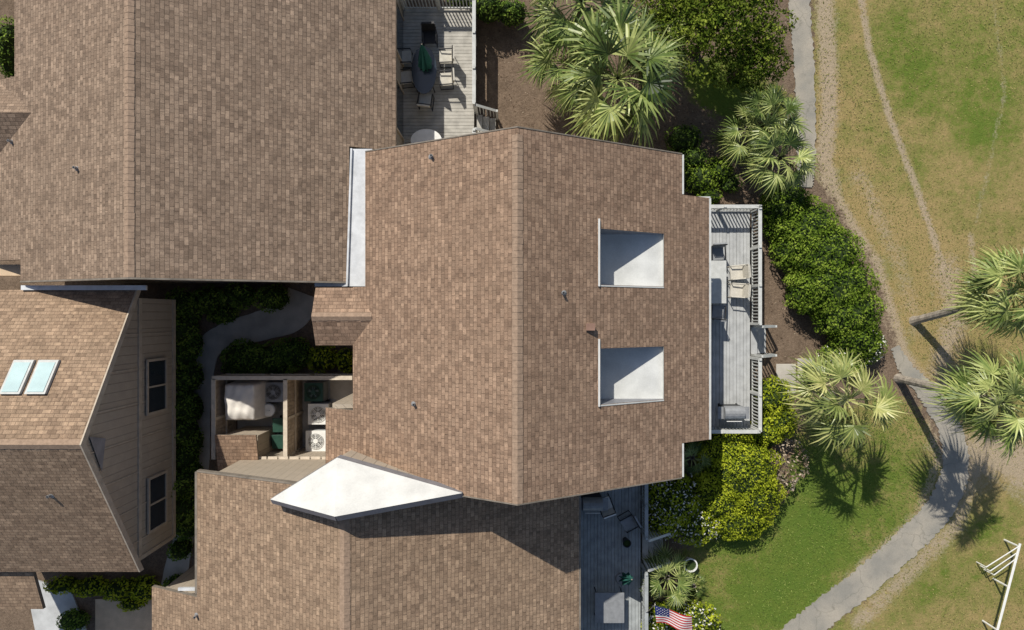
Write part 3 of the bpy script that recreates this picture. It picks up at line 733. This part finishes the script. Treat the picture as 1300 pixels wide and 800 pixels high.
# ------------------------------------------------------------------ foliage
def blob_leaves(blobs,size,dens,spread=.6,low=-.15,tintb=0.,depth=.2):
    Vs=[];Ts=[]
    for (cx,cy,cz,rx,ry,rz) in blobs:
        area=math.pi*rx*ry*2.6; n=int(area*dens/(size*size))
        d=RNG.normal(size=(n*2,3)); d/=np.linalg.norm(d,axis=1)[:,None]; d=d[d[:,2]>low][:n]; n=len(d)
        ph=RNG.uniform(0,6.28,6); k=3.5*max(.6,min(rx,ry))
        lump=1+.06*np.sin(d[:,0]*k+ph[0])*np.cos(d[:,1]*k*1.1+ph[1])+.05*np.sin(d[:,1]*k*2.2+ph[2]+d[:,0]*4)+.05*np.cos(d[:,0]*k*2.7+ph[3]-d[:,1]*5)
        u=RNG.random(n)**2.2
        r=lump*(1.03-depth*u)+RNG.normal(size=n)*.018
        P=np.array([cx,cy,cz])+d*r[:,None]*np.array([rx,ry,rz])
        nn=d+RNG.normal(size=(n,3))*spread; nn[:,2]+=.45; nn/=np.linalg.norm(nn,axis=1)[:,None]
        a=np.cross(nn,RNG.normal(size=(n,3))); a/=np.linalg.norm(a,axis=1)[:,None]; bb=np.cross(nn,a)
        s=size*RNG.uniform(.6,1.3,n)[:,None]
        Q=np.stack([P+a*s*.75,P+bb*s*.38+nn*s*.08,P-a*s*.75,P-bb*s*.38+nn*s*.08],1)
        ok=P[:,2]>.02
        Vs.append(Q[ok].reshape(-1,3)); Ts.append((np.clip(.58+RNG.normal(size=n)*.18-.35*u+(lump-1)*3.0+tintb,0,1))[ok])  # deeper leaves get a darker tint: inner shade put into the colour
    return np.concatenate(Vs),np.concatenate(Ts)
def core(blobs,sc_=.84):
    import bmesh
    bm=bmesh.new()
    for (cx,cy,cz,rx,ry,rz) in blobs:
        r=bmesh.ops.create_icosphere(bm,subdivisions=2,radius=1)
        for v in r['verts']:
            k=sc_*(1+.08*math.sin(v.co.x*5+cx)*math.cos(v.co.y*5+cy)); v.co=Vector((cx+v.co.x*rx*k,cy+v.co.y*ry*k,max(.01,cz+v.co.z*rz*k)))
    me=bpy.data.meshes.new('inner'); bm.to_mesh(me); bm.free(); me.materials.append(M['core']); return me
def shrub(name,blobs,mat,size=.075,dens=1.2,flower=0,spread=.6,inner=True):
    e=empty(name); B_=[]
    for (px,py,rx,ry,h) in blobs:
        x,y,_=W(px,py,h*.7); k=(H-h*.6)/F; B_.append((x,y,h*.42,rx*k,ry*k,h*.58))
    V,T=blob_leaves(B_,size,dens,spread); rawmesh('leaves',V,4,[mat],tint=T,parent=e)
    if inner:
        o=bpy.data.objects.new('inner_shade_core',core(B_)); sc.collection.objects.link(o); o.parent=e  # dark blob filling the inside, stands in for shade between the leaves
    if flower:
        V,T=blob_leaves([(a,b_,c,d*1.03,e_*1.03,f*1.03) for a,b_,c,d,e_,f in B_],size*.9,dens*flower,1.0,.1,.2); rawmesh('blossoms',V,4,['flower'],tint=T,parent=e)
    return e
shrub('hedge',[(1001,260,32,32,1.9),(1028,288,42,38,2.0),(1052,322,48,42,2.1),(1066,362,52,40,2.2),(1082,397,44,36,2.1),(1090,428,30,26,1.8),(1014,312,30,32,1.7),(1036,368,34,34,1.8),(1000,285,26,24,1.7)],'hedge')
shrub('flowering_shrub',[(1104,438,24,22,1.2),(1085,458,22,16,1.1),(1062,450,20,14,1.1)],'hedge',.08,1.,.16)
shrub('lime_shrub',[(942,600,52,46,1.9),(925,575,36,28,1.7),(958,628,40,36,1.7),(915,632,42,36,1.7),(938,660,40,28,1.5)],'lime',.07)
shrub('flowering_shrub',[(862,640,38,34,1.6),(882,665,38,28,1.5),(845,662,26,24,1.3)],'lime',.08,1.,.16)
shrub('lime_shrub',[(985,505,24,26,1.5),(992,535,24,24,1.4),(975,550,24,18,1.3)],'lime',.07)
shrub('dry_bush',[(1002,588,28,28,1.3),(992,615,20,16,1.1)],'twig',.09,.6,0,1.2,False)
shrub('flowering_shrub',[(850,788,34,20,1.5),(885,792,30,24,1.4),(835,802,26,22,1.3)],'lime',.08,1.,.16)
shrub('hedge',[(225,385+i*33,17+random.uniform(-2,3),20,2.2+random.uniform(-.3,.2)) for i in range(9)]+[(238,395+i*42,14,20,1.4) for i in range(7)],'shade',.075)
shrub('shrub',[(232,668,16,22,1.6),(225,700,14,14,1.2)],'shade',.075)
shrub('shrub',[(342,378,22,18,1.6),(300,376,24,16,1.2),(262,380,22,18,1.2),(280,400,20,12,.9),(308,454,30,22,1.0),(345,457,32,22,1.1),(370,449,26,20,1.0),(297,470,18,10,.8)],'shade',.08)
shrub('lime_shrub',[(408,456,20,17,1.1),(438,458,13,16,1.0)],'lime',.09)
shrub('agave_plant',[(382,445,10,10,.6)],'flower',.12,.35,0,1.,False)
shrub('lime_shrub',[(75,745,22,10,1.0),(110,748,24,12,1.0),(150,752,26,14,1.1),(180,750,18,16,1.0),(165,768,16,9,.9)],'lime',.085)
shrub('shrub',[(90,790,20,14,.8),(222,742,16,10,.8)],'shade',.08)
shrub('shrub',[(888,225,24,20,1.0),(915,215,18,18,.9),(900,248,18,14,.7)],'hedge',.08,.9)
shrub('shrub',[(880,200,22,14,1.1),(870,175,24,18,1.0),(928,232,14,12,.7)],'shade',.08,.8)
shrub('shrub',[(620,5,24,16,1.8),(650,12,22,14,1.6),(590,-6,24,10,1.6)],'shade',.08)
shrub('shrub',[(5,60,14,40,2.)],'shade',.08)
shrub('shrub',[(970,560,14,12,.9),(975,498,16,12,.9),(830,628,12,12,.9),(880,560,14,12,.8)],'hedge',.08,.8)

def tree(name,px,py,crown_r,h,mat,nb=26,flat=.55,squash=1.):
    e=empty(name); x,y,_=W(px,py,h); b=MB(['bark'])
    top=Vector((x,y,h*.62)); b.tube((x,y,0),(x+.1,y,h*.3),.2,.16,n=10); b.tube((x+.1,y,h*.3),top,.16,.1,n=10); B_=[]
    for i in range(nb):
        a=i*2.39996; r=crown_r*math.sqrt((i+.5)/nb)*random.uniform(.85,1.1); cz=h*(.72+.22*(1-(r/crown_r)**2))+random.uniform(-.35,.35)
        c=Vector((x+r*math.cos(a),y+r*math.sin(a)*squash,cz)); s=random.uniform(.40,.80)
        B_.append((c.x,c.y,c.z,s,s*random.uniform(.8,1.1),s*flat))
        if i%2==0:
            mid=top.lerp(c,.5)+Vector((0,0,-.25)); b.tube(Vector((x+.1,y,h*.35)).lerp(top,random.random()),mid,.07,.04,n=6,cap=False); b.tube(mid,c,.04,.015,n=5,cap=False)
    b.done('trunk',e); V,T=blob_leaves(B_,.085,.85,.8,-.6,0.,.35); rawmesh('leaves',V,4,[mat],tint=T,parent=e)
tree('broadleaf_tree',925,5,2.3,4.6,'oak',36,squash=.9)
tree('broadleaf_tree',865,-5,1.7,4.0,'oak',22)
tree('broadleaf_tree',965,60,1.2,3.4,'oak',16)

def palm(name,cx,cy,z,base,R,nl,mat,seed,rt=.15,elmin=-30,tb=0.):
    rd=random.Random(seed); e=empty(name)
    x,y,_=W(cx,cy,z); top=Vector((x,y,z)); bs=Vector((base[0],base[1],0)) if base else Vector((x,y,0))
    b=MB(['trunk']); K=26; pr=None
    for i in range(K+1):
        t=i/K; c=bs.lerp(top,t); c.x+=(bs.x-top.x)*-.12*math.sin(t*math.pi); c.z=z*t*.98
        r=rt*(1.15-.25*t+(.10 if i%2 else 0))*(1.35 if i==0 else 1)
        if t>.85: r*=1.25
        ring=[c+Vector((math.cos(q),math.sin(q),0))*r for q in [2*math.pi*k/10 for k in range(10)]]
        if pr:
            for k in range(10): j=(k+1)%10; b.face([pr[k],pr[j],ring[j],ring[k]])
        pr=ring
    b.done('trunk',e)
    Vq=[];Tq=[]
    for i in range(nl):
        f=(i+.5)/nl; el=math.radians(80-(80-elmin)*f**.8+rd.uniform(-14,14)); az=i*2.39996+rd.uniform(-.35,.35)
        Lp=R*.54*rd.uniform(.65,1.15); o0=top+Vector((math.cos(az)*.08,math.sin(az)*.08,-.3*f))
        d=Vector((math.cos(az)*math.cos(el),math.sin(az)*math.cos(el),math.sin(el)))
        el2=el-math.radians(22); d2=Vector((math.cos(az)*math.cos(el2),math.sin(az)*math.cos(el2),math.sin(el2)))
        m1=o0+d*Lp*.55; o1=m1+d2*Lp*.45
        s=Vector((-math.sin(az),math.cos(az),0)); tw=rd.uniform(-.85,.85)
        el3=el2-math.radians(rd.uniform(5,30)); ax=Vector((math.cos(az)*math.cos(el3),math.sin(az)*math.cos(el3),math.sin(el3)))
        nrm=s.cross(ax)
        if nrm.z<0: nrm=-nrm
        s=(s*math.cos(tw)+nrm*math.sin(tw)).normalized(); nrm=ax.cross(s)
        if nrm.z<0: nrm=-nrm
        wv=Vector((-math.sin(az),math.cos(az),0))*.022
        for p,q in ((o0,m1),(m1,o1)): Vq+= [p-wv,p+wv,q+wv,q-wv]; Tq.append(.8)
        Lf=R*.56*rd.uniform(.8,1.15); ns=22; bt=min(1,max(0,.52+tb+rd.gauss(0,.17)-.15*(f>.6)+(.4 if (f>.85 and rd.random()<.35) else 0)))  # lower fronds tinted darker, painting the shade inside the crown
        span=rd.uniform(185,225)
        for j in range(ns):
            a=math.radians(-span/2+span*(j+.5)/ns)+rd.uniform(-.05,.05); dr=ax*math.cos(a)+s*math.sin(a)
            Ls=Lf*(.62+.38*math.cos(a*.8))*rd.uniform(.82,1.1); wd=nrm.cross(dr).normalized()
            cc=.38*Lf*math.radians(span/ns)*.5; dr_=rd.uniform(.15,.6)
            oo=o1+ax*.12*Lf*(1-abs(a)/2.2)
            def q(t): return oo+dr*Ls*t-Vector((0,0,Ls*dr_*t*t*t))+nrm*(.14*Ls*math.sin(t*2.2)*abs(math.sin(a)))
            fold=nrm*cc*.9*(1 if j%2 else -1)
            w=[.012,cc,cc*.58,.003]; ts=[0,.36,.72,1.]
            tt=bt+rd.gauss(0,.10)+(.14 if j%2 else -.14)
            for k in range(3):
                p0,p1=q(ts[k]),q(ts[k+1]); f0=fold*(k>0); f1=fold*(k<2)*(.5 if k==1 else 1)
                Vq+=[p0-wd*w[k]-f0*.5,p0+wd*w[k]+f0*.5,p1+wd*w[k+1]+f1*.5,p1-wd*w[k+1]-f1*.5]; Tq.append(min(1,max(0,tt+.07*k)))
    V=np.array([tuple(v) for v in Vq],dtype=np.float32); V[:,2]=np.maximum(V[:,2],.06)
    rawmesh('fronds',V,4,[mat],tint=Tq,parent=e); return e
palm('palmetto_palm',785,98,4.3,None,2.5,44,'palm',1,tb=.05)
palm('palmetto_palm',738,0,4.0,None,2.0,32,'palm',2,tb=.05)
palm('palmetto_palm',722,78,3.0,None,1.7,26,'palm',12)
palm('palmetto_palm',832,60,3.1,None,1.6,24,'palm',3)
palm('palmetto_palm',992,200,2.6,None,1.5,24,'palm',4,tb=.05)
palm('palmetto_palm',952,165,2.4,None,1.3,20,'palm',5)
palm('palmetto_palm',983,148,2.9,None,1.3,22,'palm',6)
palm('palmetto_palm',1076,508,4.0,(12.2,-2.9),1.95,26,'palmy',7,tb=.05)
palm('palmetto_palm',1290,372,5.0,(17.0,-.25),1.75,34,'palm',8,rt=.14,tb=.1)
palm('palmetto_palm',1274,512,5.8,(16.35,-2.68),1.7,34,'palm',9,rt=.14,tb=.1)
palm('dwarf_palm',848,735,1.2,None,1.15,20,'palm',10,rt=.1,elmin=0,tb=.1)
palm('dwarf_palm',880,582,1.0,None,.75,12,'palm',11,rt=.08,elmin=0)
palm('dwarf_palm',882,745,.5,None,.55,12,'palm',14,rt=.06,elmin=0)

def scatter(name,n,mat,mask,size,up,zoff,xr_=(-24,24),yr_=(-14,14)):
    x=RNG.uniform(*xr_,n);y=RNG.uniform(*yr_,n)
    l=np.maximum.reduce([sd_poly(x,y,LAWN1),sd_poly(x,y,LAWN2),sd_poly(x,y,LAWN3)])
    k=mask(x,y,l); x,y=x[k],y[k]; n=len(x)
    P=np.stack([x,y,np.full(n,zoff)],1); a=RNG.uniform(0,6.28,n); s=size*RNG.uniform(.5,1.4,n)
    d=np.stack([np.cos(a),np.sin(a),np.zeros(n)],1)*s[:,None]; w=np.stack([-np.sin(a),np.cos(a),np.zeros(n)],1)*(s*.3)[:,None]
    h=np.zeros((n,3)); h[:,2]=up*RNG.uniform(.3,1.2,n)
    V=np.stack([P-w,P+w,P+d+h+w*.3,P+d+h-w*.3],1).reshape(-1,3)
    rawmesh(name,V,4,[mat],tint=np.clip(RNG.normal(.5,.25,n),0,1))
scatter('leaf_litter',30000,'litter',lambda x,y,l:(l<.1)&(l>-12),.055,.02,.012)
DP=[G(*p) for p in [(1136,440),(1182,505),(1207,550),(1212,597),(1192,645),(1150,690),(1098,737),(1045,778),(1000,818)]]
scatter('grass',36000,'blade',lambda x,y,l:(l>.05)&(sd_poly(x,y,LAWN2)<0)&(dist_line(x,y,DP)>.55),.045,.04,.015,(10,24))
scatter('lawn_grass',22000,'bladeg',lambda x,y,l:(sd_poly(x,y,LAWN2)>.05)&(dist_line(x,y,DP)>.5),.05,.04,.015,(6,19),(-14,-2))

# ------------------------------------------------------------------ light, sky, camera
to_sun=Vector((-.42,.85,1.)).normalized(); el=math.asin(to_sun.z)
w=bpy.data.worlds.new('World'); sc.world=w; w.use_nodes=True; nt=w.node_tree; bg=nt.nodes['Background']
sk=nt.nodes.new('ShaderNodeTexSky'); sk.sky_type='NISHITA'; sk.sun_disc=False; sk.sun_elevation=el; sk.sun_rotation=math.atan2(to_sun.x,to_sun.y)
nt.links.new(sk.outputs[0],bg.inputs[0]); bg.inputs[1].default_value=.092
ld=bpy.data.lights.new('sun','SUN'); ld.energy=4.7; ld.angle=math.radians(.53); ld.color=(1.,.945,.85)
lo=bpy.data.objects.new('sun',ld); sc.collection.objects.link(lo); lo.rotation_euler=(-to_sun).to_track_quat('-Z','Y').to_euler(); lo.location=(0,0,60)
cd=bpy.data.cameras.new('camera'); cd.sensor_width=36; cd.lens=36*F/1300; cd.clip_end=2000; cd.clip_start=.1
co=bpy.data.objects.new('camera',cd); sc.collection.objects.link(co); co.location=(0,0,H); co.rotation_euler=(0,0,0); sc.camera=co
sc.view_settings.view_transform='Standard'; sc.view_settings.look='None'; sc.view_settings.exposure=0
